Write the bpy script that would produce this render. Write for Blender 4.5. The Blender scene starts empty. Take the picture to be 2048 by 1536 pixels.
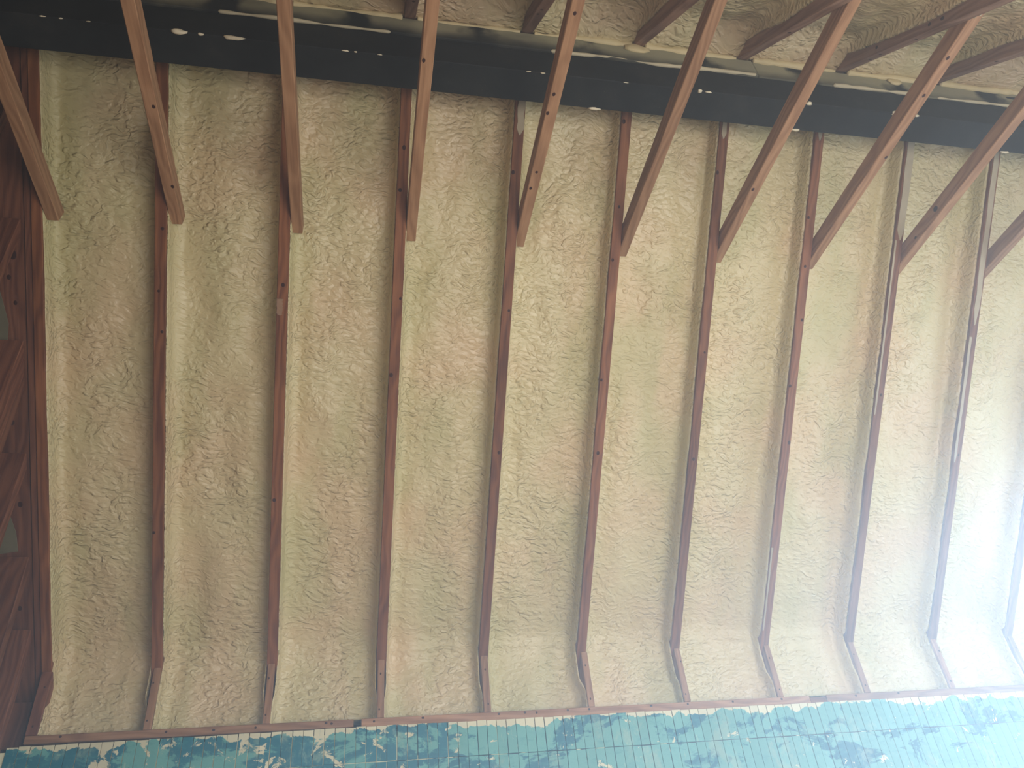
import bpy, bmesh, math, random
import numpy as np
from mathutils import Matrix, Vector

# ------------------------------------------------------------------ camera, world, lights, exposure
scene = bpy.context.scene
COL = scene.collection
H = math.sqrt(.5)

cam_data = bpy.data.cameras.new('camera')
cam_data.sensor_width = 36.0
cam_data.lens = 36.0 * 1530.0 / 2048.0
cam_data.clip_start = .02
cam = bpy.data.objects.new('camera', cam_data)
cam.matrix_world = Matrix(((0.98057, -0.032107, -0.193525, 1.100803),
                           (-0.173591, -0.601516, -0.779772, -3.185088),
                           (-0.091372, 0.798215, -0.595402, -0.834070),
                           (0, 0, 0, 1)))
COL.objects.link(cam)
scene.camera = cam

world = bpy.data.worlds.new('world')
scene.world = world
world.use_nodes = True
wn = world.node_tree
wn.nodes.clear()
w_out = wn.nodes.new('ShaderNodeOutputWorld')
w_bg = wn.nodes.new('ShaderNodeBackground')
w_bg.inputs['Color'].default_value = (.75, .86, 1.0, 1)
w_bg.inputs['Strength'].default_value = .6
wn.links.new(w_bg.outputs[0], w_out.inputs['Surface'])
w_vol = wn.nodes.new('ShaderNodeVolumeScatter')          # thin haze added to give the veiling glare at right
w_vol.inputs['Color'].default_value = (.93, .96, 1.0, 1)
w_vol.inputs['Density'].default_value = .06
w_vol.inputs['Anisotropy'].default_value = .45
wn.links.new(w_vol.outputs[0], w_out.inputs['Volume'])


def area_light(name, loc, aim, sx, sy, power, color, spread=180):
    d = bpy.data.lights.new(name, 'AREA')
    d.shape = 'RECTANGLE'
    d.size, d.size_y = sx, sy
    d.energy = power
    d.color = color
    d.spread = math.radians(spread)
    o = bpy.data.objects.new(name, d)
    v = Vector(aim) - Vector(loc)
    o.matrix_world = Matrix.Translation(loc) @ v.to_track_quat('-Z', 'Y').to_matrix().to_4x4()
    COL.objects.link(o)
    return o


# right gable window daylight, then added fill in a made-up near-wall opening
area_light('window_daylight', (4.535, -1.75, .02), (0, -1.75, .02), 1.50, 1.24, 19, (.72, .86, 1.0))
area_light('added_fill_light', (2.70, -3.62, -.85), (2.6, 0, -.65), 2.6, 1.25, 84, (1.0, .955, .89))
# added lamp outside the right gable window, brightening the haze into a glare
area_light('added_glare_lamp', (5.7, -1.72, .42), (4.7, -1.76, .06), 1.45, 1.2, 105, (.58, .79, 1.0), 22)

scene.cycles.max_bounces = 5
scene.cycles.diffuse_bounces = 4
scene.cycles.glossy_bounces = 2
scene.cycles.transmission_bounces = 1
scene.cycles.volume_bounces = 0
scene.cycles.transparent_max_bounces = 2
scene.cycles.adaptive_threshold = .03
world.cycles.homogeneous_volume = True
scene.view_settings.view_transform = 'Standard'
scene.view_settings.look = 'None'
scene.view_settings.gamma = 1
scene.view_settings.use_curve_mapping = False
scene.view_settings.exposure = 0.3

random.seed(7)
RNG = np.random.RandomState(11)


# ------------------------------------------------------------------ materials
def srgb(r, g, b):
    f = lambda c: c / 12.92 if c <= .04045 else ((c + .055) / 1.055) ** 2.4
    return (f(r / 255), f(g / 255), f(b / 255), 1)


class NT:
    def __init__(self, name):
        self.m = bpy.data.materials.new(name)
        self.m.use_nodes = True
        self.t = self.m.node_tree
        self.t.nodes.clear()
        self.out = self.n('ShaderNodeOutputMaterial')
        self.b = self.n('ShaderNodeBsdfPrincipled')
        self.l(self.b.outputs[0], self.out.inputs['Surface'])

    def n(self, kind, **kw):
        nd = self.t.nodes.new(kind)
        for k, v in kw.items():
            setattr(nd, k, v)
        return nd

    def l(self, a, b):
        self.t.links.new(a, b)

    def setv(self, sock, v):
        if hasattr(v, 'is_output'):
            self.l(v, sock)
        else:
            sock.default_value = v

    def math(self, op, a, b=None, clamp=False):
        nd = self.n('ShaderNodeMath', operation=op, use_clamp=clamp)
        self.setv(nd.inputs[0], a)
        if b is not None:
            self.setv(nd.inputs[1], b)
        return nd.outputs[0]

    def mapping(self, vec, scale=(1, 1, 1), loc=(0, 0, 0), rot=(0, 0, 0)):
        nd = self.n('ShaderNodeMapping')
        self.l(vec, nd.inputs['Vector'])
        nd.inputs['Scale'].default_value = scale
        nd.inputs['Rotation'].default_value = rot
        self.setv(nd.inputs['Location'], loc)
        return nd.outputs[0]

    def noise(self, vec, scale=5, detail=3, rough=.5, dist=0.0):
        nd = self.n('ShaderNodeTexNoise')
        self.l(vec, nd.inputs['Vector'])
        nd.inputs['Scale'].default_value = scale
        nd.inputs['Detail'].default_value = detail
        nd.inputs['Roughness'].default_value = rough
        nd.inputs['Distortion'].default_value = dist
        return nd.outputs['Fac']

    def ramp(self, fac, stops, interp='LINEAR'):
        nd = self.n('ShaderNodeValToRGB')
        nd.color_ramp.interpolation = interp
        e = nd.color_ramp.elements
        while len(e) < len(stops):
            e.new(.5)
        for el, (p, c) in zip(e, stops):
            el.position = p
            el.color = c if len(c) == 4 else (*c, 1)
        self.l(fac, nd.inputs['Fac'])
        return nd.outputs['Color']

    def maprange(self, v, a, b, c=0, d=1):
        nd = self.n('ShaderNodeMapRange', interpolation_type='SMOOTHSTEP')
        self.setv(nd.inputs['Value'], v)
        nd.inputs['From Min'].default_value = a
        nd.inputs['From Max'].default_value = b
        nd.inputs['To Min'].default_value = c
        nd.inputs['To Max'].default_value = d
        return nd.outputs['Result']

    def mix(self, fac, a, b, mode='MIX'):
        nd = self.n('ShaderNodeMix', data_type='RGBA', blend_type=mode)
        self.setv(nd.inputs[0], fac)
        self.setv(nd.inputs[6], a)
        self.setv(nd.inputs[7], b)
        return nd.outputs[2]

    def bump(self, height, strength, dist):
        nd = self.n('ShaderNodeBump')
        nd.inputs['Strength'].default_value = strength
        nd.inputs['Distance'].default_value = dist
        self.l(height, nd.inputs['Height'])
        return nd.outputs['Normal']

    def objvec(self, rnd=True):
        tc = self.n('ShaderNodeTexCoord').outputs['Object']
        if not rnd:
            return tc
        oi = self.n('ShaderNodeObjectInfo').outputs['Random']
        s = self.math('MULTIPLY', oi, 37.0)
        cv = self.n('ShaderNodeCombineXYZ')
        for i in range(3):
            self.l(s, cv.inputs[i])
        va = self.n('ShaderNodeVectorMath', operation='ADD')
        self.l(tc, va.inputs[0])
        self.l(cv.outputs[0], va.inputs[1])
        return va.outputs[0]

    def fin(self, color=None, rough=None, spec=None, normal=None):
        if color is not None:
            self.setv(self.b.inputs['Base Color'], color)
        if rough is not None:
            self.setv(self.b.inputs['Roughness'], rough)
        if spec is not None:
            self.setv(self.b.inputs['Specular IOR Level'], spec)
        if normal is not None:
            self.l(normal, self.b.inputs['Normal'])
        return self.m


def wood_material(name, dark, mid, light, blotch=.5, rough=.62, across=(.8, 20, 20)):
    """Softwood lumber: grain runs along the board's own X axis."""
    t = NT(name)
    v = t.objvec()
    warp = t.noise(t.mapping(v, (1.6, 6, 6)), 1.0, 3, .55)
    wv = t.n('ShaderNodeVectorMath', operation='ADD')
    t.l(t.mapping(v, across), wv.inputs[0])
    wc = t.n('ShaderNodeCombineXYZ')
    t.l(t.math('MULTIPLY', warp, 2.4), wc.inputs[1])
    t.l(t.math('MULTIPLY', warp, 2.2), wc.inputs[2])
    t.l(wc.outputs[0], wv.inputs[1])
    wave = t.n('ShaderNodeTexWave', wave_type='BANDS', bands_direction='DIAGONAL')
    t.l(wv.outputs[0], wave.inputs['Vector'])
    wave.inputs['Scale'].default_value = 1.0
    wave.inputs['Distortion'].default_value = 2.6
    wave.inputs['Detail'].default_value = 2.0
    wave.inputs['Detail Scale'].default_value = .8
    fine = t.noise(t.mapping(v, (5, 210, 210)), 1.0, 3, .6)
    blot = t.noise(t.mapping(v, (2.4, 9, 9)), 1.0, 3, .55)
    g = t.math('ADD', t.math('MULTIPLY', wave.outputs['Fac'], .20), t.math('MULTIPLY', fine, .40))
    g = t.math('ADD', g, t.math('MULTIPLY', t.math('SUBTRACT', blot, .5), blotch))
    col = t.ramp(g, [(.08, dark), (.42, mid), (.80, light)])
    oi = t.n('ShaderNodeObjectInfo').outputs['Random']
    val = t.maprange(oi, 0, 1, .86, 1.12)
    hs = t.n('ShaderNodeHueSaturation')
    t.l(val, hs.inputs['Value'])
    t.l(col, hs.inputs['Color'])
    nrm = t.bump(t.math('ADD', fine, wave.outputs['Fac']), .18, .002)
    return t.fin(hs.outputs['Color'], rough, .3, nrm)


M_RAFTER = wood_material('reddish_fir', srgb(92, 48, 24), srgb(138, 86, 52), srgb(168, 114, 76))
M_TIE = wood_material('planed_fir', srgb(134, 94, 64), srgb(172, 130, 96), srgb(194, 154, 120), .35)
M_GABLE = wood_material('gable_fir', srgb(84, 44, 30), srgb(128, 80, 56), srgb(156, 108, 78))
M_NEAR = wood_material('misted_fir', srgb(112, 78, 62), srgb(152, 116, 96), srgb(184, 152, 128))
M_PLATE = wood_material('plate_fir', srgb(130, 90, 62), srgb(170, 126, 92), srgb(190, 150, 116), .35)


def foam_material(name, base, warm, green, tone=1.0):
    t = NT(name)
    v = t.n('ShaderNodeNewGeometry').outputs['Position']
    # coordinates laid along the slope: X along the ridge, v up the slope
    mp = t.mapping(v, (1, 1, 1), (0, 0, 0), (math.radians(45), 0, 0))
    big = t.noise(mp, 2.6, 2, .5)
    big2 = t.noise(t.mapping(mp, (3.2, 1.2, 1.2), (5, 2, 1)), 1.6, 2, .55)
    col = t.mix(t.maprange(big, .40, .68), base, warm)
    col = t.mix(t.maprange(big2, .45, .70, 0, .75), col, green)
    # wrinkled skin: worm-like ripples, stretched along the ridge direction
    wz = t.noise(t.mapping(mp, (9, 9, 9)), 1.0, 1, .5)
    off = t.n('ShaderNodeCombineXYZ')
    t.l(t.math('MULTIPLY', wz, 2.6), off.inputs[0])
    t.l(t.math('MULTIPLY', wz, 4.5), off.inputs[1])
    t.l(t.math('MULTIPLY', wz, 4.5), off.inputs[2])
    va = t.n('ShaderNodeVectorMath', operation='ADD')
    t.l(t.mapping(mp, (40, 64, 64)), va.inputs[0])
    t.l(off.outputs[0], va.inputs[1])
    rip = t.n('ShaderNodeTexNoise')
    t.l(va.outputs[0], rip.inputs['Vector'])
    rip.inputs['Scale'].default_value = 1.0
    rip.inputs['Detail'].default_value = 1.2
    rip.inputs['Roughness'].default_value = .45
    rip.inputs['Distortion'].default_value = .3
    ridge = t.math('ABSOLUTE', t.math('SUBTRACT', rip.outputs['Fac'], .5))
    ridge = t.maprange(ridge, 0, .16)
    vor = t.n('ShaderNodeTexVoronoi', feature='F1')
    t.l(va.outputs[0], vor.inputs['Vector'])
    vor.inputs['Scale'].default_value = .85
    ripple = t.math('ADD', t.math('MULTIPLY', ridge, .12), rip.outputs['Fac'])
    ripple = t.math('SUBTRACT', ripple, t.math('MULTIPLY', vor.outputs['Distance'], .45))
    msk = t.noise(t.mapping(mp, (4.2, 2.3, 2.3), (3, 1, 7)), 1.0, 2, .6)
    msk = t.maprange(msk, .36, .60, .48, 1)
    hgt = t.math('MULTIPLY', ripple, msk)
    nrm = t.bump(hgt, 1.0, .012)
    rough = t.maprange(big2, .3, .7, .32, .46)
    return t.fin(col, rough, .5, nrm)


M_FOAM = foam_material('spray_foam', srgb(214, 199, 155), srgb(217, 193, 152), srgb(196, 187, 137))
M_FOAM2 = foam_material('ridge_foam', srgb(206, 190, 150), srgb(196, 172, 138), srgb(190, 178, 134))


def plain(name, c, rough=.7, spec=.3, nscale=30, var=.15, bumpd=.001):
    t = NT(name)
    v = t.objvec()
    n1 = t.noise(v, nscale, 4, .6)
    n2 = t.noise(v, nscale * .12, 3, .5)
    f = t.math('ADD', t.math('MULTIPLY', n1, .5), t.math('MULTIPLY', n2, .5))
    a = tuple(x * (1 - var) for x in c[:3]) + (1,)
    b = tuple(min(1, x * (1 + var)) for x in c[:3]) + (1,)
    col = t.ramp(f, [(.3, a), (.7, b)])
    return t.fin(col, rough, spec, t.bump(n1, .25, bumpd))


M_KNOT = plain('knot', srgb(58, 26, 16), .7, .2, 90, .4)
M_OVERSPRAY = plain('foam_overspray', srgb(196, 186, 158), .55, .35, 22, .12, .004)
M_SMEAR = plain('thin_foam_smear', srgb(172, 158, 132), .6, .3, 26, .14, .003)
M_SCUFF = plain('scuff', srgb(152, 118, 92), .6, .3, 40, .2, .001)
M_MIST = plain('dull_foam_mist', srgb(112, 106, 84), .7, .3, 22, .2, .003)
M_SPOT = plain('foam_spot', srgb(226, 216, 190), .5, .4, 60, .08, .002)
M_BEAD = plain('foam_bead', srgb(206, 190, 148), .5, .4, 26, .12, .006)
M_VOID = plain('shadow_gap', srgb(20, 16, 14), .9, .1)
M_FLOOR = plain('floor_boards', srgb(150, 128, 98), .7, .3, 12, .2)
M_WALL = plain('plaster_wall', srgb(176, 164, 142), .8, .2, 8, .1)
M_DECK = plain('roof_deck', srgb(120, 92, 66), .8, .2, 10, .2)
M_FRAME = plain('window_frame_paint', srgb(210, 206, 196), .5, .4, 20, .05)


def steel_material(name, overspray):
    t = NT(name)
    v = t.n('ShaderNodeNewGeometry').outputs['Position']
    n1 = t.noise(v, 9, 5, .65)
    n2 = t.noise(v, 150, 2, .6)
    col = t.ramp(n1, [(.3, srgb(18, 20, 21)), (.55, srgb(30, 32, 32)), (.75, srgb(46, 45, 42))])
    dust = t.math('MULTIPLY', t.maprange(n2, .68, .78), t.maprange(n1, .45, .65, 0, .5))
    col = t.mix(dust, col, srgb(130, 124, 108))
    if overspray:
        sx = t.n('ShaderNodeSeparateXYZ')
        t.l(v, sx.inputs[0])
        # drifted foam mist: thick mid-bay and near the top, shielded where a rafter stood in the way
        f = t.math('FRACT', t.math('ADD', t.math('DIVIDE', sx.outputs[0], .4064), .42))
        d = t.math('ABSOLUTE', t.math('SUBTRACT', f, .5))
        wob = t.math('MULTIPLY', t.math('SUBTRACT', t.noise(v, 11, 3, .5), .5), .5)
        mid = t.maprange(t.math('ADD', d, wob), .47, .30)
        zz = t.math('ADD', sx.outputs[2], t.math('MULTIPLY', wob, .10))
        up = t.maprange(zz, 1.612, 1.695)
        patch = t.maprange(t.noise(t.mapping(v, (2.2, 6, 6)), 1.0, 3, .6), .30, .60, .45, 1)
        msk = t.math('MULTIPLY', t.math('MULTIPLY', mid, up), patch)
        msk = t.math('ADD', msk, t.math('MULTIPLY', t.maprange(sx.outputs[0], 1.2, 3.2), t.math('MULTIPLY', mid, .35)), clamp=True)
        msk = t.math('MULTIPLY', msk, .88)
        col = t.mix(msk, col, srgb(164, 160, 134))
    return t.fin(col, .72, .22, t.bump(n1, .2, .002))


M_STEEL = steel_material('black_paint', False)
M_STEEL2 = steel_material('oversprayed_black_paint', True)


def teal_material():
    t = NT('worn_teal_paint')
    v = t.n('ShaderNodeNewGeometry').outputs['Position']
    rnd = t.n('ShaderNodeObjectInfo').outputs['Random']
    sx = t.n('ShaderNodeSeparateXYZ')
    t.l(v, sx.inputs[0])
    brush = t.noise(t.mapping(v, (14, 14, 34)), 1.0, 5, .7)
    n_sat = t.noise(t.mapping(v, (4.6, 3, 8)), 1.0, 6, .66, .5)
    n_sat = t.math('ADD', n_sat, t.math('MULTIPLY', t.math('SUBTRACT', rnd, .5), .05))
    n_sat = t.math('ADD', n_sat, t.maprange(sx.outputs[0], .6, 2.4, .045, -.05))
    dusty, deep = srgb(98, 164, 158), srgb(0, 106, 124)
    col = t.mix(t.maprange(n_sat, .475, .525), dusty, deep)
    col = t.mix(t.maprange(brush, .50, .68, 0, .45), col, srgb(58, 138, 142))
    pale = t.noise(t.mapping(v, (9, 9, 7), (2, 0, 3)), 1.0, 6, .70, .3)
    col = t.mix(t.maprange(pale, .53, .66, 0, .55), col, srgb(150, 176, 158))
    # peeled to the cream primer: a ragged strip along the top edge, patches further down, more of them to the left
    pn = t.noise(t.mapping(v, (13, 13, 15), (7, 3, 1)), 1.0, 7, .64, .5)
    wide = t.noise(t.mapping(v, (2.6, 1, 1), (1, 0, 0)), 1.0, 3, .55)
    lim = t.math('ADD', t.math('MULTIPLY', t.maprange(wide, .38, .64), .027), t.math('MULTIPLY', t.math('SUBTRACT', pn, .5), .09))
    depth = t.math('SUBTRACT', -.1185, sx.outputs[2])
    strip = t.maprange(t.math('SUBTRACT', lim, depth), .0005, .0030)
    left = t.maprange(sx.outputs[0], .2, 2.4, .075, 0)
    peel = t.maprange(t.math('ADD', pn, left), .628, .655)
    peel = t.math('MAXIMUM', strip, peel)
    col = t.mix(peel, col, srgb(214, 208, 176))
    scr = t.noise(t.mapping(v, (55, 55, 12)), 1.0, 5, .7)
    col = t.mix(t.maprange(scr, .60, .72, 0, .5), col, srgb(176, 190, 168))
    hs = t.n('ShaderNodeHueSaturation')
    t.l(t.maprange(rnd, 0, 1, .94, 1.06), hs.inputs['Value'])
    t.l(col, hs.inputs['Color'])
    hgt = t.math('SUBTRACT', t.math('MULTIPLY', brush, .5), peel)
    return t.fin(hs.outputs['Color'], .5, .35, t.bump(hgt, .4, .002))


M_TEAL = teal_material()


def groove_material():
    t = NT('board_joint_filler')
    v = t.n('ShaderNodeNewGeometry').outputs['Position']
    sx = t.n('ShaderNodeSeparateXYZ')
    t.l(v, sx.inputs[0])
    n = t.noise(t.mapping(v, (12, 2, 9)), 1.0, 3, .6)
    n = t.math('ADD', n, t.maprange(sx.outputs[0], .7, 2.2, .12, -.12))
    col = t.mix(t.maprange(n, .48, .54), srgb(14, 62, 78), srgb(232, 226, 190))
    return t.fin(col, .8, .2)


M_GROOVE = groove_material()


# ------------------------------------------------------------------ helpers
def S1(u, v, n):
    """Point from roof-slope coordinates: u along the ridge, v up the far slope, n off it towards the room."""
    return Vector((u, -H * (v + n), H * (v - n)))


VDIR, NDIR = Vector((0, -H, H)), Vector((0, -H, -H))


def link(name, me, mat, parent=None):
    o = bpy.data.objects.new(name, me)
    COL.objects.link(o)
    if mat is not None and not me.materials:
        me.materials.append(mat)
    if parent is not None:
        o.parent = parent
        o.matrix_parent_inverse = parent.matrix_world.inverted()
    return o


def tag(o, label=None, cat=None, group=None, kind=None):
    if label:
        o['label'] = label
    if cat:
        o['category'] = cat
    if group:
        o['group'] = group
    if kind:
        o['kind'] = kind
    return o


def frame(origin, ea, eb):
    """Local X = ea (length), Z = eb, Y = eb x ea."""
    ea, eb = Vector(ea).normalized(), Vector(eb).normalized()
    eb = (eb - ea * eb.dot(ea)).normalized()
    ew = eb.cross(ea)
    m = Matrix((ea, ew, eb)).transposed().to_4x4()
    m.translation = origin
    return m


def prism(name, poly, w0, w1, mtx, mat, parent=None, bevel=.0018, jitter=0.0):
    """poly: outline in local X/Z; stretched from Y = w0 to Y = w1; edges eased."""
    bm = bmesh.new()
    a = [bm.verts.new((x, w0, z)) for x, z in poly]
    b = [bm.verts.new((x, w1, z)) for x, z in poly]
    n = len(poly)
    bm.faces.new(a)
    bm.faces.new(b[::-1])
    for i in range(n):
        bm.faces.new((a[i], b[i], b[(i + 1) % n], a[(i + 1) % n]))
    bmesh.ops.recalc_face_normals(bm, faces=bm.faces)
    if bevel:
        bmesh.ops.bevel(bm, geom=list(bm.edges), offset=bevel, segments=1, affect='EDGES', profile=.5)
    me = bpy.data.meshes.new(name)
    bm.to_mesh(me)
    bm.free()
    o = link(name, me, mat)
    o.matrix_world = mtx
    if parent is not None:
        bpy.context.view_layer.update()
        o.parent = parent
        o.matrix_parent_inverse = parent.matrix_world.inverted()
    return o


def box(name, lo, hi, mat, parent=None, bevel=.0018):
    lo, hi = Vector(lo), Vector(hi)
    c = (lo + hi) / 2
    base = Vector((c.x, c.y, lo.z))
    h = (hi - lo) / 2
    poly = [(-h.x, 0), (h.x, 0), (h.x, hi.z - lo.z), (-h.x, hi.z - lo.z)]
    return prism(name, poly, -h.y, h.y, Matrix.Translation(base), mat, parent, bevel)


def knot_mesh():
    bm = bmesh.new()
    c = bm.verts.new((0, 0, .0009))
    ring = [bm.verts.new((math.cos(i * math.tau / 12), math.sin(i * math.tau / 12), .0)) for i in range(12)]
    for i in range(12):
        bm.faces.new((c, ring[i], ring[(i + 1) % 12]))
    me = bpy.data.meshes.new('knot')
    bm.to_mesh(me)
    bm.free()
    me.materials.append(M_KNOT)
    return me


KNOT = knot_mesh()


def knot(parent, pos, normal, r, along):
    z = Vector(normal).normalized()
    x = Vector(along)
    x = (x - z * x.dot(z)).normalized()
    y = z.cross(x)
    m = Matrix((x * r * random.uniform(1.0, 1.5), y * r, z)).transposed().to_4x4()
    m.translation = Vector(pos) + z * .0003
    o = bpy.data.objects.new('knot', KNOT)
    COL.objects.link(o)
    o.parent = parent
    o.matrix_parent_inverse = parent.matrix_world.inverted()
    o.matrix_world = m
    o.matrix_parent_inverse = parent.matrix_world.inverted()
    o.matrix_basis = m
    return o


def blob(name, pos, size, mtx3, mat, parent, seed, flat=.35):
    """Small irregular dab of foam."""
    rs = np.random.RandomState(seed)
    bm = bmesh.new()
    bmesh.ops.create_icosphere(bm, subdivisions=2, radius=1)
    ph = rs.rand(6) * 6.28
    for vt in bm.verts:
        c = vt.co
        k = 1 + .22 * math.sin(3 * c.x + ph[0]) + .2 * math.sin(4 * c.y + ph[1]) + .12 * math.sin(7 * c.x + 5 * c.y + ph[2])
        vt.co = Vector((c.x * size[0] * k, c.y * size[1] * k, c.z * size[2]))
    me = bpy.data.meshes.new(name)
    bm.to_mesh(me)
    bm.free()
    for p in me.polygons:
        p.use_smooth = True
    o = link(name, me, mat)
    m = mtx3.to_4x4() if mtx3 is not None else Matrix.Identity(4)
    m.translation = pos
    o.parent = parent
    o.matrix_parent_inverse = parent.matrix_world.inverted()
    o.matrix_basis = m
    return o


def film(name, pts, normal, mat, parent, thick=.0022):
    """Thin irregular coat of overspray lying on a board face; pts in world space, in order."""
    n = Vector(normal).normalized()
    bm = bmesh.new()
    a = [bm.verts.new(Vector(p) + n * .0002) for p in pts]
    cen = sum((Vector(p) for p in pts), Vector()) / len(pts)
    b = [bm.verts.new(cen + (Vector(p) - cen) * .985 + n * thick) for p in pts]
    bm.faces.new(b)
    k = len(pts)
    for i in range(k):
        bm.faces.new((a[i], a[(i + 1) % k], b[(i + 1) % k], b[i]))
    bmesh.ops.recalc_face_normals(bm, faces=bm.faces)
    me = bpy.data.meshes.new(name)
    bm.to_mesh(me)
    bm.free()
    return link(name, me, mat, parent)


_LAT = RNG.rand(64, 64)


def vnoise(x, y, seed=0):
    """Smooth value noise on arrays."""
    x = np.asarray(x, float) + seed * 7.31
    y = np.asarray(y, float) + seed * 3.77
    xi, yi = np.floor(x).astype(int), np.floor(y).astype(int)
    fx, fy = x - xi, y - yi
    fx, fy = fx * fx * (3 - 2 * fx), fy * fy * (3 - 2 * fy)
    g = lambda i, j: _LAT[i % 64, j % 64]
    return ((g(xi, yi) * (1 - fx) + g(xi + 1, yi) * fx) * (1 - fy) +
            (g(xi, yi + 1) * (1 - fx) + g(xi + 1, yi + 1) * fx) * fy) - .5


def grid_mesh(name, P, mat, solid=False):
    nt, nu, _ = P.shape
    me = bpy.data.meshes.new(name)
    idx = np.arange(nt * nu).reshape(nt, nu)
    q = np.stack([idx[:-1, :-1], idx[:-1, 1:], idx[1:, 1:], idx[1:, :-1]], -1).reshape(-1, 4)
    if solid:                                            # close the back and both ends
        back = np.stack([idx[:-1, -1], idx[:-1, 0], idx[1:, 0], idx[1:, -1]], -1)
        hn = nu // 2
        i = np.arange(hn - 1)
        if nu % 2 == 0:
            c0 = np.stack([idx[0, i + 1], idx[0, i], idx[0, nu - 1 - i], idx[0, nu - 2 - i]], -1)
            c1 = np.stack([idx[-1, i], idx[-1, i + 1], idx[-1, nu - 2 - i], idx[-1, nu - 1 - i]], -1)
            q = np.concatenate([q, back, c0, c1])
    me.vertices.add(nt * nu)
    me.vertices.foreach_set('co', P.reshape(-1))
    me.loops.add(q.size)
    me.loops.foreach_set('vertex_index', q.reshape(-1))
    me.polygons.add(len(q))
    me.polygons.foreach_set('loop_start', np.arange(0, q.size, 4))
    me.polygons.foreach_set('use_smooth', np.ones(len(q), bool))
    me.update(calc_edges=True)
    me.materials.append(mat)
    return me


# ------------------------------------------------------------------ layout numbers (metres)
SP = .4064                       # rafter spacing
RW = .019                        # half a rafter's thickness
RIDGE = 2.53                     # where the two rafter undersides meet
X0, X1 = -.17, 4.512             # inner faces of the two gable walls' sheathing
FLOOR = -2.43
# measured lean of each rafter: (offset low down at v=.2, offset high up at v=2.3)
LEAN = {0: (.012, .014), 1: (-.011, .0097), 2: (-.0087, .010), 3: (-.006, .006), 4: (-.0102, .012), 5: (-.010, .013),
        6: (-.0066, .0015), 7: (-.0037, -.0006), 8: (-.0011, -.0007), 9: (.0137, .001), 10: (.006, 0), 11: (.0, 0)}


def rx(k, v):
    a, b = LEAN[k]
    return k * SP + a + (b - a) * (v - .2) / 2.1


ORD = ['gable', 'first', 'second', 'third', 'fourth', 'fifth', 'sixth', 'seventh', 'eighth', 'ninth', 'tenth', 'eleventh']

# ------------------------------------------------------------------ room shell
fl = box('floor', (X0 - .05, -3.70, FLOOR - .1), (X1 + .05, .12, FLOOR), M_FLOOR, None, 0)
tag(fl, kind='structure')
cl = prism('ceiling', [(-.30, -.245), (RIDGE + .40, -.245), (RIDGE + .38, -.225), (-.30, -.225)],
           -X1 - .05, -X0 + .05, frame(S1(0, 0, 0), VDIR, NDIR), M_DECK, None, 0)
tag(cl, kind='structure')
cl2 = prism('ceiling', [(-.245, -.245), (RIDGE + .32, -.245), (RIDGE + .32, -.225), (-.225, -.225)],
            -X1 - .05, -X0 + .05, frame(S1(0, RIDGE, 0), NDIR, -VDIR), M_DECK, None, 0)
tag(cl2, kind='structure')

# far knee wall carrying the painted boards
wb = box('wall_back', (X0, -.142, FLOOR), (X1, -.05, -.138), M_GROOVE, None, 0)
tag(wb, kind='structure')
# near wall, with a window opening made up to let in fill light
wf = bpy.data.meshes.new('wall_front')
bm = bmesh.new()


def add_box(bm, lo, hi):
    r = bmesh.ops.create_cube(bm, size=1)
    for vt in r['verts']:
        vt.co = Vector([(lo[i] + hi[i]) / 2 + vt.co[i] * (hi[i] - lo[i]) for i in range(3)])


YW = -3.585
for lo, hi in [((X0, YW - .1, FLOOR), (1.35, YW, .30)), ((4.05, YW - .1, FLOOR), (X1, YW, .30)),
               ((1.35, YW - .1, FLOOR), (4.05, YW, -1.5)), ((1.35, YW - .1, -.2), (4.05, YW, .30))]:
    add_box(bm, lo, hi)
bm.to_mesh(wf)
bm.free()
tag(link('wall_front', wf, M_WALL), kind='structure')


def window_frame(name, axis, at, a0, a1, z0, z1, depth):
    bm = bmesh.new()
    t = .05
    def bar(p0, p1, q0, q1):
        if axis == 'x':
            add_box(bm, (at, p0, q0), (at + depth, p1, q1))
        else:
            add_box(bm, (p0, at - depth, q0), (p1, at, q1))
    bar(a0, a0 + t, z0, z1)
    bar(a1 - t, a1, z0, z1)
    bar(a0 + t, a1 - t, z0, z0 + t)
    bar(a0 + t, a1 - t, z1 - t, z1)
    me = bpy.data.meshes.new(name)
    bm.to_mesh(me)
    bm.free()
    return tag(link(name, me, M_FRAME), kind='structure')


window_frame('window_1', 'x', X1 + .03, -2.55, -.95, -.65, .70, .05)
window_frame('added_fill_window', 'y', YW - .05, 1.35, 4.05, -1.5, -.2, .05)  # frame of the added near-wall opening that holds the fill lamp

# right gable wall round its window opening
wr = bpy.data.meshes.new('wall_right')
bm = bmesh.new()
WA, WB, WC, WD = -2.55, -.95, -.65, .70                       # window opening: Y from, Y to, Z from, Z to
APEX = -H * RIDGE


def yz_prism(bm, pts, x0, x1):
    a = [bm.verts.new((x0, y, z)) for y, z in pts]
    b = [bm.verts.new((x1, y, z)) for y, z in pts]
    bm.faces.new(a)
    bm.faces.new(b[::-1])
    for i in range(len(pts)):
        j = (i + 1) % len(pts)
        bm.faces.new((a[i], b[i], b[j], a[j]))


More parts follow.
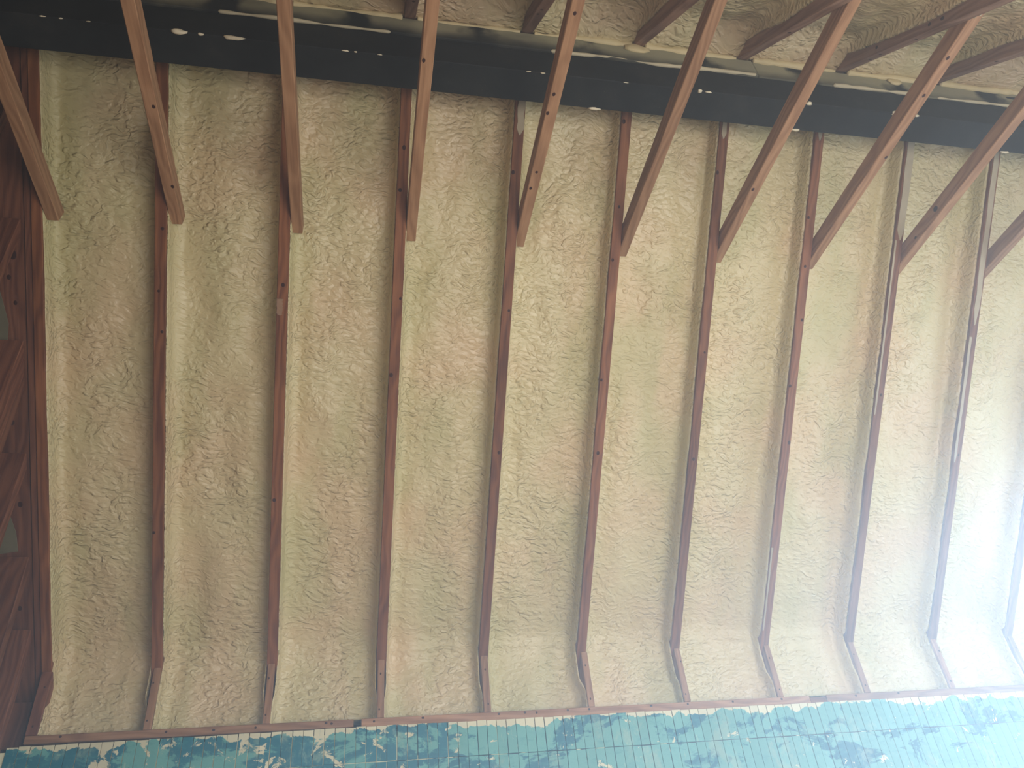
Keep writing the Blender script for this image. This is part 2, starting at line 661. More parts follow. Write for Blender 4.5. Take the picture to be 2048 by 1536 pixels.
add_box(bm, (X1, -3.585, FLOOR), (X1 + .1, WA, .05))
add_box(bm, (X1, WB, FLOOR), (X1 + .1, .05, .05))
add_box(bm, (X1, WA, FLOOR), (X1 + .1, WB, WC))
yz_prism(bm, [(.02, .05), (WB, .05), (WB, .316 - WB), (.02, .30)], X1, X1 + .1)
yz_prism(bm, [(-3.585, .05), (WA, .05), (WA, WA + 3.89), (-3.585, .30)], X1, X1 + .1)
yz_prism(bm, [(WA, WD), (WB, WD), (WB, .316 - WB), (APEX, 2.10), (WA, WA + 3.89)], X1, X1 + .1)
bmesh.ops.recalc_face_normals(bm, faces=bm.faces)
bm.to_mesh(wr)
bm.free()
tag(link('wall_right', wr, M_WALL), kind='structure')

# left gable: sheathing boards beyond the studs
wl = bpy.data.meshes.new('wall_left')
bm = bmesh.new()
yz_prism(bm, [(.05, FLOOR), (.05, .25), (APEX, 2.06), (-3.62, .24), (-3.62, FLOOR)], X0 - .04, X0 - .012)
bmesh.ops.recalc_face_normals(bm, faces=bm.faces)
bm.to_mesh(wl)
bm.free()
wl = tag(link('wall_left', wl, M_VOID), kind='structure')
for i in range(19):                                             # upright sheathing boards, each cut to the roof line
    y0 = .03 - i * .19
    y1 = y0 - .186
    zt = lambda y: (2.0 - abs(y - APEX)) * 1.0 - .01
    lo = FLOOR + .01
    pts = [(0, 0), (0, -.186), (zt(y1) - lo, -.186), (zt(y0) - lo, 0)]
    prism('board', [(a, -b) for a, b in pts], -.006, .006, frame(Vector((X0 - .005, y0, lo)), (0, 0, 1), (0, -1, 0)), M_GABLE, wl, .001)

# ------------------------------------------------------------------ teal boards of the knee wall, two courses
BW = .0372
n_b = int((X1 - .007 + .03) / BW)
JOINT = -.2375


def board_mesh(w, h, t=.0042):
    bm = bmesh.new()
    add_box(bm, (-w / 2, -t, -h), (w / 2, 0, 0))
    bmesh.ops.bevel(bm, geom=[e for e in bm.edges if min(v.co.y for v in e.verts) < -t * .9 and abs(e.verts[0].co.y - e.verts[1].co.y) < 1e-6],
                    offset=.0007, segments=1, affect='EDGES')
    me = bpy.data.meshes.new('board')
    bm.to_mesh(me)
    bm.free()
    me.materials.append(M_TEAL)
    return me


RB = random.Random(3)
tops = [board_mesh(BW - g, h) for g, h in ((.0022, .1195), (.0018, .1185), (.0027, .1205), (.0020, .1190))]
lows = [board_mesh(BW - g, .55) for g in (.0022, .0016, .0026)]
for i in range(n_b):
    x = -.03 + BW * (i + .5)
    left = max(0, 1 - x / 1.0)
    for course in (0, 1):
        me = RB.choice(tops if course == 0 else lows)
        o = bpy.data.objects.new('board', me)
        COL.objects.link(o)
        o.parent = wb
        o.matrix_parent_inverse = wb.matrix_world.inverted()
        if course == 0:
            hgt = -min(v.co.z for v in me.vertices)
            z = JOINT + .0010 + hgt - .006 * max(0, 1 - x / 1.2)
        else:
            z = JOINT - RB.uniform(.0006, .0026)
        o.matrix_basis = Matrix.Translation((x + RB.uniform(-.0006, .0006), -.1421 - RB.uniform(0, .0014), z)) @ \
            Matrix.Rotation(RB.uniform(-.003, .003), 4, 'Y')

# ------------------------------------------------------------------ bottom plate in three lengths
PLATE_Z0, PLATE_Z1 = -.1215, -.0854
plate_defs = [(.012, 1.114, .0, 'left length of bottom plate with a shadowed gap under it, above the teal boards'),
              (1.142, 2.975, .0, 'middle length of bottom plate right of the small black gap, above the teal boards'),
              (3.052, X1 - .002, .0, 'right length of bottom plate in the bright corner, above pale blue boards')]
pdots = [(.125, -.093), (.466, -.096), (.625, -.098), (.768, -.097), (1.015, -.094), (1.035, -.097), (1.188, -.097),
         (1.369, -.092), (1.659, -.094), (1.761, -.093), (1.807, -.096), (1.932, -.089), (2.019, -.091), (2.276, -.092),
         (2.432, -.09), (2.628, -.089), (2.846, -.091), (3.189, -.095), (3.392, -.085)]
plates = []
for i, (a, b, dy, lab) in enumerate(plate_defs):
    z0 = PLATE_Z0 + (.009 if i == 0 else 0)
    o = prism('bottom_plate', [(0, 0), (b - a, 0), (b - a, -.09), (0, -.09)], 0, PLATE_Z1 - z0,
              frame(Vector((a, -.132, z0)), (1, 0, 0), (0, -1, 0)), M_PLATE, None, .0022)
    tag(o, lab, 'wall plate', 'bottom plates above the teal boards')
    for x, z in pdots:
        if a < x < b:
            knot(o, (x, -.132, min(max(z, z0 + .008), PLATE_Z1 - .008)), (0, -1, 0), .0042, (1, 0, 0))
    plates.append(o)
# short lower scrap where the middle and right lengths meet
o = prism('plate_splice', [(0, 0), (.074, 0), (.074, -.07), (0, -.07)], 0, .031,
          frame(Vector((2.9765, -.127, PLATE_Z0)), (1, 0, 0), (0, -1, 0)), M_RAFTER, None, .002)
tag(o, 'short darker wood splice between the middle and right bottom plate lengths', 'wood scrap')
o = box('gap_shade_strip', (X0 + .02, -.128, -.1365), (X1 - .002, -.052, -.1245), M_VOID, None, .001)  # dark strip painting the shade of the gap under the bottom plates
tag(o, 'near-black strip standing in for the shadow line under the bottom plates', 'wall plate')

# ------------------------------------------------------------------ far slope: rafters
kn = {1: [(.418, 1.778), (.405, 1.565), (.416, 1.424), (.383, .7)], 2: [(.818, 1.609), (.801, .822)],
      3: [(1.224, 2.119), (1.232, 1.583), (1.209, 1.3), (1.216, 1.97)], 4: [(1.638, 1.56), (1.624, 2.066), (1.631, 1.013)],
      5: [(2.03, 1.773), (2.04, 1.973), (2.034, 2.286), (2.021, 1.309), (2.029, 1.017)], 6: [(2.42, 2.132), (2.435, .998), (2.441, 1.434)],
      7: [(2.832, 1.991), (2.84, 1.798), (2.852, 1.583), (2.828, 1.311), (2.853, 1.074)], 8: [(3.234, 1.423), (3.255, 1.286)],
      9: [(3.663, 1.764), (3.671, 1.033)]}
rl = {0: 'reddish rafter against the left gable wall, with a second board beside it',
      1: 'reddish rafter with three dark knots, first one right of the left gable',
      2: 'reddish rafter second from the left gable, with a pale scuff halfway down',
      3: 'reddish rafter third from the left gable, a black knot near its top',
      4: 'reddish rafter fourth from the left gable, its top end misted with foam',
      5: 'reddish rafter fifth from the left gable, with five small knots down it',
      6: 'reddish rafter sixth from the left gable, pale foam smear at its very top',
      7: 'pinkish rafter seventh from the left gable, with a row of small knots',
      8: 'rafter eighth from the left gable, its upper length coated grey with foam',
      9: 'washed-out rafter ninth from the left gable, in the bright haze at right',
      10: 'tenth rafter from the left gable, in the brightest lower right corner',
      11: 'last rafter of the foamed slope, out of sight against the right gable'}
RD = .20
far_rafters = {}
for k in range(0, 12):
    o0, o1 = rx(k, 0), rx(k, RIDGE)
    ea = S1(o1, RIDGE, 0) - S1(o0, 0, 0)
    poly = [(-.118, 0), (RIDGE - .001, 0), (RIDGE + RD - .001, -RD), (.06, -RD), (-.118, -.022)]
    w = RW
    if k == 0:
        o0 = o1 = .026
        ea = VDIR
        w = .0165
    o = prism('rafter', poly, -w, w, frame(S1(o0, 0, 0), ea, NDIR), M_RAFTER)
    tag(o, rl[k], 'rafter', 'rafters of the foamed far slope')
    far_rafters[k] = o
    for (ku, kv) in kn.get(k, []):
        c = rx(k, kv)
        ku = min(max(ku, c - .013), c + .013)
        knot(o, S1(ku, kv, 0), NDIR, random.choice((.0048, .0058, .0066)), VDIR)
bpy.context.view_layer.update()

# smears of overspray on the lower faces of some rafters
def rafter_film(k, v0, v1, f0, f1, seed, mat=None):
    rs = np.random.RandomState(seed)
    n = 14
    L, R = [], []
    for i in range(n + 1):
        v = v0 + (v1 - v0) * i / n
        c = rx(k, v)
        e = min(i, n - i) / n
        a = f0 + rs.uniform(-.12, .12) * (f1 - f0)
        b = f1 + rs.uniform(-.12, .12) * (f1 - f0)
        if i == 0:
            mid = (a + b) / 2
            a, b = mid - .12, mid + .12
        L.append(S1(c + RW * max(-.98, a), v, 0))
        R.append(S1(c + RW * min(.98, b), v, 0))
    film('foam_smear', L + R[::-1], NDIR, mat or M_SMEAR, far_rafters[k])['label'] = 'pale smear of foam'


rafter_film(8, 1.93, 2.52, -.62, .98, 1)
rafter_film(8, 1.20, 1.93, -.98, -.55, 2)
rafter_film(9, 1.60, 2.52, -.70, .55, 3)
rafter_film(9, 1.00, 1.55, -.98, -.3, 4)
rafter_film(6, 2.26, 2.52, -.60, .35, 5)
rafter_film(7, 2.29, 2.52, -.45, .45, 6)
rafter_film(4, 2.20, 2.52, -.5, .9, 7)
rafter_film(2, 1.50, 1.56, -.95, .1, 8, M_SCUFF)
rafter_film(7, .25, .62, -.98, -.6, 9)

# second board of the left end rafter, and the gable's sloped plate under the studs' tops
o = prism('gable_rafter', [(-.10, 0), (RIDGE - .001, 0), (RIDGE + RD, -RD), (.1, -RD)], -.011, .011,
          frame(S1(-.0025, 0, -.006), VDIR, NDIR), M_GABLE)
tag(o, 'brown rafter board doubled against the left end rafter', 'rafter')
gp = prism('gable_top_plate', [(-.10, 0), (RIDGE - .001, 0), (RIDGE + .05, -.05), (-.10, -.05)], -.066, .066,
           frame(S1(-.083, 0, -.012), VDIR, NDIR), M_GABLE)
tag(gp, 'wide knotty sloped plate over the left gable studs, far slope', 'wall plate')
for u, v, r in ((-.052, 1.66, .011), (-.066, 1.585, .007), (-.048, 1.50, .006), (-.07, 1.09, .010), (-.05, .80, .008), (-.06, .42, .007), (-.05, .30, .006)):
    knot(gp, S1(u, v, -.012), NDIR, r, VDIR)
film('foam_smear', [S1(-.075, 1.36, -.012), S1(-.07, 1.43, -.012), S1(-.085, 1.50, -.012), S1(-.105, 1.58, -.012), S1(-.135, 1.58, -.012), S1(-.14, 1.36, -.012)],
     NDIR, M_MIST, gp)['label'] = 'greyish foam overspray'
film('foam_smear', [S1(-.06, .63, -.012), S1(-.065, .70, -.012), S1(-.085, .77, -.012), S1(-.12, .80, -.012), S1(-.135, .70, -.012), S1(-.12, .62, -.012)],
     NDIR, M_MIST, gp)['label'] = 'greyish foam overspray'
o = prism('gable_top_plate', [(.0, 0), (RIDGE, 0), (RIDGE, -.05), (-.05, -.05)], -.066, .066,
          frame(S1(-.083, RIDGE + .012, 0), NDIR, -VDIR), M_GABLE)
tag(o, 'wide sloped plate over the left gable studs, near slope', 'wall plate')

# ------------------------------------------------------------------ left gable studs
stud_defs = [(.02, 'corner gable stud beside the teal boards, lower left'),
             (.348, 'gable stud nearest the corner stud, lower left edge'),
             (.617, 'gable stud with pale foam overspray above its top, left edge'),
             (.988, 'gable stud just below the triple studs, left edge'),
             (1.267, 'lowest of the three gable studs nailed side by side'),
             (1.322, 'middle of the three gable studs nailed side by side'),
             (1.377, 'uppermost of the three gable studs nailed side by side'),
             (1.781, 'gable stud with a very dark side, just below the end collar tie'),
             (2.207, 'gable stud behind the end collar tie, upper left edge'),
             (2.62, 'gable stud under the left end of the black ridge beam')]
for vk, lab in stud_defs:
    y = -H * vk
    if vk < .1:
        y = -.052
    z_at = lambda yy: (-yy if yy > APEX else yy + 2 * H * RIDGE) - .001
    yb = y + .038
    lo = FLOOR + .001
    # local: X up, Z towards the near wall (-Y), width along X
    top_f, top_b = z_at(y) - lo, z_at(yb) - lo
    if vk < .1:
        top_f, top_b = .05 - lo, .012 - lo
    o = prism('gable_stud', [(0, 0), (0, -.038), (top_b, -.038), (top_f, 0)], 0, .138,
              frame(Vector((-.0205, y, lo)), (0, 0, 1), (0, -1, 0)), M_GABLE, None, .002)
    tag(o, lab, 'stud', 'studs of the left gable wall')

# ------------------------------------------------------------------ short upright studs at the rafters' feet
pony = {0: (.030, .038), 1: (.400, .026), 2: (.803, .025), 3: (1.212, .026), 4: (1.617, .028), 5: (2.032, .026), 6: (2.436, .026),
        7: (2.848, .025), 8: (3.252, .026), 9: (3.668, .026), 10: (4.074, .026), 11: (4.470, .026)}
pl = ['dark short stud at the foot of the left end rafter'] + \
     ['short upright stud at the foot of the %s rafter from the left gable' % ORD[k] for k in range(1, 10)] + \
     ['short upright stud at the foot of the tenth rafter, lower right corner',
      'short upright stud at the foot of the last rafter, out of sight at right']
for k, (x, w) in pony.items():
    z0 = PLATE_Z1 + .0006
    poly = [(0, 0), (0, -.084), (.046 - z0, -.084), (.130 - z0, 0)]
    o = prism('short_stud', poly, -w / 2, w / 2, frame(Vector((x, -.1318, z0)), (0, 0, 1), (0, -1, 0)), M_PLATE if k else M_GABLE, None, .0018)
    tag(o, pl[k], 'stud', 'short studs at the rafter feet')
    for z in (.075, -.055):
        knot(o, (x + random.uniform(-.006, .006), -.1318, z), (0, -1, 0), .0032, (0, 0, 1))

# ------------------------------------------------------------------ black ridge beam and the header above it
BY0, BY1, BZ = -1.8446, -1.7333, 1.4912
beam = prism('ridge_beam', [(0, 0), (X1 - X0 - .004, 0), (X1 - X0 - .004, -(BY1 - BY0)), (0, -(BY1 - BY0))], 0, .1337,
             frame(Vector((X0 + .002, BY0, BZ)), (1, 0, 0), (0, -1, 0)), M_STEEL, None, .003)
tag(beam, 'long black ridge beam with white foam specks along its lower edge', 'beam')
for a, b, dy, lab in ((X0 + .002, 2.4785, .0, 'left length of black header board above the ridge beam, misted with pale foam'),
                      (2.4815, X1 - .002, .004, 'right length of black header board above the ridge beam, past the joint')):
    hd = prism('ridge_header', [(0, 0), (b - a, 0), (b - a, -.125 + dy), (0, -.125 + dy)], 0, .098,
               frame(Vector((a, BY0 - .007 + dy, BZ + .1347)), (1, 0, 0), (0, -1, 0)), M_STEEL2, None, .003)
    tag(hd, lab, 'beam', 'header boards above the ridge beam')
    if a < 2:
        header = hd
    else:
        header2 = hd
spots = [(.528, 0, .020, .010), (.589, 0, .009, .004), (.687, 0, .030, .006), (.149, 0, .010, .0025), (.197, 0, .007, .0025), (.272, 0, .007, .002),
         (1.017, 0, .012, .0022), (1.05, 0, .006, .002), (1.126, 0, .010, .0015), (1.66, 0, .007, .003), (1.61, 0, .010, .0012), (1.95, 0, .008, .0012),
         (2.219, 0, .010, .0055), (2.25, 0, .010, .0035), (2.634, 0, .014, .0055), (2.98, 0, .013, .007), (3.074, 0, .010, .005),
         (1.869, 1, .022, .006), (2.635, 1, .016, .005), (3.534, 1, .016, .006)]
for i, (x, far, sx, sy) in enumerate(spots):
    y = BY1 - .001 if far else BY0 + .001
    blob('foam_spot', Vector((x, y, BZ + .0005)), (sx, max(sy, .0016), max(sy * .9, .0016)), None, M_SPOT, beam, 100 + i)['label'] = 'white speck of foam'


def bead(name, x0, x1, y, z, ry, rz, mat, parent, seed, n=150):
    """Ragged bead of foam along the header."""
    xs = np.linspace(x0, x1, n)
    th = np.linspace(0, 2 * math.pi, 9)[:-1]
    P = np.zeros((n, 9, 3))
    a = 1 + 1.2 * vnoise(xs * 9, xs * 0, seed) + .7 * vnoise(xs * 31, xs * 0, seed + 1)
    a = np.clip(a, .25, 2)
    dz = .010 * vnoise(xs * 6, xs * 0 + 3, seed + 2)
    a[0] = a[-1] = .05
    for j in range(9):
        t = th[j % 8]
        P[:, j, 0] = xs
        P[:, j, 1] = y + np.cos(t) * ry * a
        P[:, j, 2] = z + dz + np.sin(t) * rz * a
    return link(name, grid_mesh(name, P, mat), None, parent)


U = lambda k: k * SP + .004                                   # near-slope rafter centres
for k in range(0, 11):
    a, b = U(k) + .024, U(k + 1) - .024
    b = min(b, X1 - .01)
    pr = header if b < 2.5 else header2
    for q0, q1 in ((a, b),):
        if q0 < 2.48 < q1:
            q0 = 2.484
        bead('foam_bead', q0, q1, BY0 - .006, 1.726, .011, .012, M_BEAD, pr, 20 + k)['label'] = 'cream bead of foam'
for i, (x0, x1) in enumerate(((.62, 1.16), (1.70, 2.474), (2.78, 3.18), (3.22, 3.95))):
    bead('foam_bead', x0, x1, BY0 - .004, BZ + .1365, .006, .0055, M_OVERSPRAY, header if x1 < 2.5 else header2, 50 + i, 90)['label'] = 'pale lip of foam'
blob('foam_spot', Vector((2.03, BY0 - .010, 1.705)), (.045, .012, .024), None, M_BEAD, header, 300)['label'] = 'cream lump of foam'
blob('foam_spot', Vector((3.07, BY0 - .004, 1.702)), (.035, .008, .020), None, M_BEAD, header2, 301)['label'] = 'cream lump of foam'
blob('foam_spot', Vector((3.78, BY0 - .004, 1.700)), (.07, .010, .022), None, M_BEAD, header2, 302)['label'] = 'cream lump of foam'
blob('torn_gap', Vector((3.62, BY0 - .0035, 1.690)), (.045, .003, .010), None, M_STEEL, header2, 303)['label'] = 'dark torn hole in the foam'
blob('torn_gap', Vector((3.86, BY0 - .0035, 1.665)), (.07, .003, .014), None, M_STEEL, header2, 304)['label'] = 'dark torn hole in the foam'

# ------------------------------------------------------------------ near slope: rafters
ul = ['near-slope rafter against the left gable, above the black beam',
      'near-slope rafter above the dark left part of the black beam',
      'near-slope rafter just right of the second collar tie',
      'short visible near-slope rafter left of the third collar tie',
      'near-slope rafter meeting the header left of the fourth collar tie',
      'near-slope rafter meeting the header between the fourth and fifth collar ties',
      'near-slope rafter meeting the header right at its joint',
      'near-slope rafter joined by the pale top end of the seventh collar tie',
      'near-slope rafter meeting the header between the seventh and eighth collar ties',
      'near-slope rafter at the upper right edge beside torn foam',
      'near-slope rafter just beyond the upper right corner',
      'last near-slope rafter at the right gable']
NL = 2.52
for k in range(0, 12):
    x = U(k) if k else .024
    poly = [(.003, 0), (NL, 0), (NL - .21, -.20), (-.197, -.20)]
    w = RW if k else .0165
    o = prism('rafter', poly, -w, w, frame(S1(x, RIDGE, 0), NDIR, -VDIR), M_NEAR)
    tag(o, ul[k], 'rafter', 'rafters of the near slope above the beam')
    rr = random.Random(k)
    for j in range(3):
        knot(o, S1(x + rr.uniform(-.01, .01), RIDGE, rr.uniform(.2, 1.0)), -VDIR, .0055, NDIR)
    for j in range(3):
        knot(o, S1(x - w, RIDGE + rr.uniform(.02, .05), rr.uniform(.25, 1.0)), (-1, 0, 0), .006, NDIR)

# ------------------------------------------------------------------ collar ties, level, nailed to the rafters' right faces
TZ = {0: 1.285, 1: 1.308, 2: 1.303, 3: 1.303, 4: 1.312, 5: 1.297, 6: 1.298, 7: 1.297, 8: 1.302, 9: 1.302, 10: 1.302}
TH = .060
tl = ['short-looking collar tie at the left edge, in front of the gable studs',
      'pale collar tie leaning left across the black beam, first from the gable',
      'nearly upright collar tie, second from the left gable',
      'collar tie leaning slightly right, third from the left gable',
      'collar tie with five dark knots, fourth from the left gable',
      'collar tie crossing a faint blue sheen on the beam, fifth from the left gable',
      'collar tie reaching the near slope at the top, sixth from the left gable',
      'long slanting collar tie with pale foamed top end, seventh from the left gable',
      'collar tie with a dark round knot halfway, eighth from the left gable',
      'collar tie cut off by the right edge of the picture',
      'last collar tie by the right gable, beyond the picture']
tl[5] = 'collar tie with a plain pinkish underside, fifth from the left gable'
tie_knots = {4: [(1.67, -2.141), (1.666, -1.881), (1.655, -1.813), (1.671, -1.582), (1.664, -1.512)],
             7: [(2.882, -2.161), (2.885, -2.029), (2.898, -1.786)], 3: [(1.252, -1.95)], 6: [(2.47, -1.60)], 1: [(.46, -1.70), (.465, -1.40)]}
for k in range(0, 11):
    z = TZ[k]
    xl = rx(k, 1.85) + RW + .0016
    if k == 0:
        xl = .0195 + .0252
    xr_near = U(k) + RW + .0016
    ya, yb = -1.222, -2.392
    xa, xb = xl + RW, max(xl, xr_near) + RW
    if k == 0:
        xb = xa
    # ends cut to lie inside the foam of the far slope and against the near deck's foam
    L = math.hypot(yb - ya, xb - xa)
    ea = Vector((xb - xa, yb - ya, 0))
    poly = [(.012, 0), (L, 0), (L - TH, TH), (-.0, TH)]
    o = prism('collar_tie', poly, -RW, RW, frame(Vector((xa, ya, z)), ea, (0, 0, 1)), M_TIE, None, .0022)
    tag(o, tl[k], 'collar tie', 'collar ties across the roof')
    for (kx, ky) in tie_knots.get(k, []):
        knot(o, (min(max(kx, xa - .012), xa + .014), ky, z), (0, 0, -1), .0052, (0, 1, 0))
    if k == 8:
        knot(o, (xa - RW, -1.56, z + .03), (-1, 0, 0), .011, (0, 1, 0))
        knot(o, (xa - RW, -1.42, z + .02), (-1, 0, 0), .005, (0, 1, 0))
    if k == 7:
        blob('foam_spot', Vector((xa + .004, yb + .075, z + .004)), (.017, .045, .007), None, M_OVERSPRAY, o, 400)['label'] = 'pale smear of foam'


# ------------------------------------------------------------------ spray foam between the far rafters
def smooth(x):
    x = np.clip(x, 0, 1)
    return x * x * (3 - 2 * x)


def far_foam(k, seed):
    v_top, v_bend, v_end_len = RIDGE - .01, .20, 0
    # path down the slope, round the bend, down behind the short studs to the plate
    nt = 330
    e1, e2 = .098, .078
    yv = -.1318 + e2                                   # upright part of the surface stands at this Y
    corner = np.array([yv, 0.0])
    # slope surface line: n = -e1 ; upright: Y = yv
    vb = -yv / H + e1                                  # v + n = -yv/H, n = -e1
    zc = H * (vb + e1)
    L1 = v_top - vb
    L2 = zc - (PLATE_Z1 + .0005)
    s = np.concatenate([np.linspace(0, L1 - .16, nt - 90), np.linspace(L1 - .16, L1 + L2, 91)[1:]])
    d = s - L1
    w = smooth((d + .075) / .15)                       # 0 on the slope, 1 on the upright part
    r = .075
    dd = np.where(d < -r, 0, np.where(d > r, 0, (r - np.abs(d)) ** 2 / (4 * r)))
    sv = np.minimum(s, L1)
    Y = -H * ((v_top - sv) - e1)
    Z = H * ((v_top - sv) + e1)
    Z = Z - np.maximum(d, 0)
    # round the inside corner towards the room
    nrm = np.stack([np.zeros_like(s), -H * (1 - w) - w, -H * (1 - w)], -1)
    nrm /= np.linalg.norm(nrm, axis=1)[:, None]
    C = np.stack([np.zeros_like(s), Y, Z], -1) + nrm * (dd * 1.2)[:, None]
    e = e1 * (1 - w) + e2 * w - dd * 1.2
    vv = np.clip(v_top - s, 0, v_top)
    a0 = np.array([rx(k, v) for v in vv]) if k else np.full_like(vv, .026 - .002)
    a1 = np.array([rx(k + 1, v) for v in vv])
    hw0 = RW if k else .0165
    p0, pw0 = pony[k]
    p1, pw1 = pony[k + 1]
    wl = smooth((d - .155) / .06)
    U0 = (a0 + hw0) * (1 - wl) + (p0 + pw0 / 2) * wl
    U1 = (a1 - RW) * (1 - wl) + (p1 - pw1 / 2) * wl
    nt = len(s)
    # cross-section: coat up the rafter side, fillet, broad middle, fillet, coat
    lipL = .006 + .010 * (vnoise(s * 5, s * 0, seed) + .5) + .004 * vnoise(s * 23, s * 0, seed + 3)
    lipR = .006 + .010 * (vnoise(s * 5, s * 0 + 9, seed) + .5) + .004 * vnoise(s * 23, s * 0 + 5, seed + 3)
    if k == 0:
        lipL = lipL - .006
    rL = .044 + .020 * vnoise(s * 4, s * 0 + 2, seed + 5)
    rR = .032 + .014 * vnoise(s * 4, s * 0 + 4, seed + 6)
    tL, tR = .0035, .0035
    cols, hts, fl = [], [], []
    for q in (0, .2, .45, .7, 1):                      # left side coat from its lip down
        h = (e - lipL) * (1 - q) + np.minimum(rL, e - lipL) * q
        x = U0 + (.0002 if q == 0 else tL + .004 * q)
        cols.append(x); hts.append(h); fl.append(0)
    for a in np.linspace(0, 90, 10)[1:]:
        a = math.radians(a)
        r_ = np.minimum(rL, e - lipL)
        cols.append(U0 + tL + .004 + rL * (1 - math.cos(a))); hts.append(r_ * (1 - math.sin(a))); fl.append(math.sin(a) ** 2)
    left = U0 + tL + .004 + rL
    right = U1 - tR - .004 - rR
    for q in np.linspace(0, 1, 26)[1:-1]:
        cols.append(left * (1 - q) + right * q); hts.append(0 * s); fl.append(1)
    for a in np.linspace(90, 0, 10)[:-1]:
        a = math.radians(a)
        r_ = np.minimum(rR, e - lipR)
        cols.append(U1 - tR - .004 - rR * (1 - math.cos(a))); hts.append(r_ * (1 - math.sin(a))); fl.append(math.sin(a) ** 2)
    for q in (1, .7, .45, .2, 0):
        h = (e - lipR) * (1 - q) + np.minimum(rR, e - lipR) * q
        x = U1 - (.0002 if q == 0 else tR + .004 * q)
        cols.append(x); hts.append(h); fl.append(0)
    X = np.stack(cols, 1)
    Ht = np.stack(hts, 1)
    F = np.array(fl)[None, :]
    S_ = s[:, None] + 0 * X
    # lumps of the sprayed passes
    wx = X + .03 * vnoise(X * 6, S_ * 5, seed + 11)
    ws = S_ + .05 * vnoise(X * 5, S_ * 4, seed + 12)
    n = .028 * vnoise(wx * 8.5, ws * 1.8, seed + 21) + .011 * vnoise(wx * 13, ws * 6, seed + 22)
    n += .0045 * vnoise(wx * 26, ws * 20, seed + 23)
    n += .0026 * vnoise(wx * 42, ws * 62, seed + 24)
    mid = .5 * (U0 + U1)[:, None]
    n += .010 * (1 - ((X - mid) / .18) ** 2)           # slight belly of the fill
    Ht = Ht + n * F
    X = X + (1 - F) * .0015 * vnoise(S_ * 20, Ht * 30, seed + 31)
    X = np.clip(X, U0[:, None] + .0003, U1[:, None] - .0003)
    X = np.concatenate([U0[:, None] + .001, X, U1[:, None] - .001], 1)
    Ht = np.concatenate([-.045 + 0 * U0[:, None], Ht, -.045 + 0 * U0[:, None]], 1)
    P = C[:, None, :] + nrm[:, None, :] * Ht[:, :, None]
    P[:, :, 0] = X
    # feet of the panel end on the plate
    return P


fo = ['cream spray foam panel in the first bay beside the left gable wall',
      'cream spray foam panel between the first and second rafters from the left gable',
      'cream spray foam panel between the second and third rafters from the left gable',
      'cream spray foam panel between the third and fourth rafters from the left gable',
      'cream spray foam panel between the fourth and fifth rafters from the left gable',
      'cream spray foam panel between the fifth and sixth rafters from the left gable',
      'cream spray foam panel between the sixth and seventh rafters from the left gable',
      'pale spray foam panel between the seventh and eighth rafters from the left gable',
      'pale spray foam panel between the eighth and ninth rafters from the left gable',
      'bluish white spray foam panel in the bright bay right of the ninth rafter',
      'bluish white spray foam panel cut by the right edge, past the tenth rafter']
for k in range(0, 11):
    me = grid_mesh('foam_panel', far_foam(k, 40 + k * 3), M_FOAM, True)
    tag(link('foam_panel', me, None), fo[k], 'insulation', 'foam panels of the far slope')

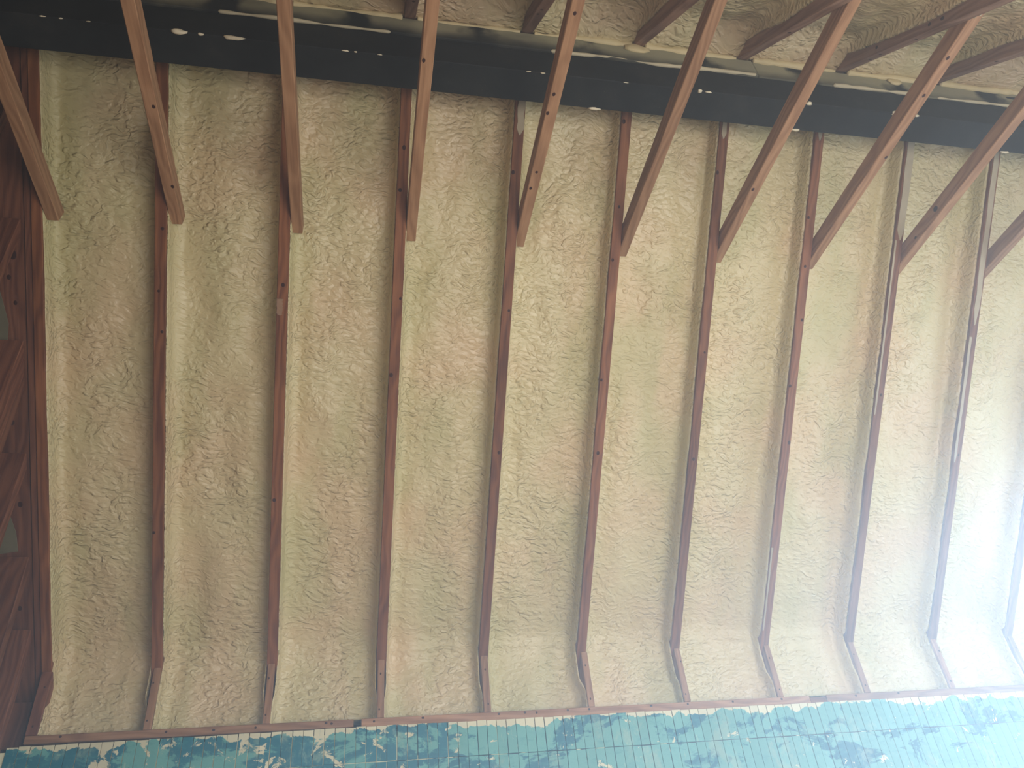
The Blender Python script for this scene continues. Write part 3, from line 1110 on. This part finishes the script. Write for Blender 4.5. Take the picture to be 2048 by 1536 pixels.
# ------------------------------------------------------------------ spray foam between the near rafters
def near_foam(k, seed):
    n0, n1 = .070, 2.4
    nt = 170
    s = n0 + (n1 - n0) * (np.linspace(0, 1, nt) ** 1.5)
    rec = .005 + .090 * smooth((s - .075) / .14)
    x0 = (U(k) if k else .0215) + RW
    x1 = U(k + 1) - RW
    cols, hts, fl = [], [], []
    lip = np.minimum(rec * .9, .036 + .03 * vnoise(s * 6, s * 0, seed))
    lip2 = np.minimum(rec * .9, .040 + .03 * vnoise(s * 6, s * 0 + 3, seed))
    r = .035
    for q in (0, .35, .7, 1):
        cols.append(x0 + (.0002 if q == 0 else .003 + .003 * q) + 0 * s); hts.append((rec - lip) * (1 - q) + np.minimum(r, rec - lip) * q); fl.append(0)
    for a in np.radians(np.linspace(0, 90, 7)[1:]):
        cols.append(x0 + .006 + r * (1 - math.cos(a)) + 0 * s); hts.append(np.minimum(r, rec - lip) * (1 - math.sin(a))); fl.append(math.sin(a))
    for q in np.linspace(0, 1, 22)[1:-1]:
        cols.append((x0 + .006 + r) * (1 - q) + (x1 - .006 - r) * q + 0 * s); hts.append(0 * s); fl.append(1)
    for a in np.radians(np.linspace(90, 0, 7)[:-1]):
        cols.append(x1 - .006 - r * (1 - math.cos(a)) + 0 * s); hts.append(np.minimum(r, rec - lip2) * (1 - math.sin(a))); fl.append(math.sin(a))
    for q in (1, .7, .35, 0):
        cols.append(x1 - (.0002 if q == 0 else .003 + .003 * q) + 0 * s); hts.append((rec - lip2) * (1 - q) + np.minimum(r, rec - lip2) * q); fl.append(0)
    X = np.stack(cols, 1)
    Ht = np.stack(hts, 1)
    F = np.array(fl)[None, :]
    S_ = s[:, None] + 0 * X
    n = .030 * vnoise(X * 8, S_ * 6, seed + 1) + .016 * vnoise(X * 17, S_ * 15, seed + 2) + .007 * vnoise(X * 40, S_ * 37, seed + 3)
    amp = smooth((s - .085) / .10)[:, None]
    Ht = Ht + n * F * amp
    X = np.concatenate([x0 + .001 + 0 * s[:, None], X, x1 - .001 + 0 * s[:, None]], 1)
    Ht = np.concatenate([-.06 + 0 * s[:, None], Ht, -.06 + 0 * s[:, None]], 1)
    S_ = s[:, None] + 0 * X
    vv = RIDGE + rec[:, None] - Ht
    P = np.zeros(X.shape + (3,))
    P[:, :, 0] = X
    P[:, :, 1] = -H * (vv + S_)
    P[:, :, 2] = H * (vv - S_)
    return P


nfl = ['dark lumpy foam panel of the near slope in the bay at the left gable'] + \
      ['lumpy tan foam panel of the near slope between its %s and %s rafters' % (ORD[k], ORD[k + 1]) for k in range(1, 11)]
for k in range(0, 11):
    me = grid_mesh('foam_panel', near_foam(k, 90 + k * 3), M_FOAM2, True)
    tag(link('foam_panel', me, None), nfl[k], 'insulation', 'foam panels of the near slope')
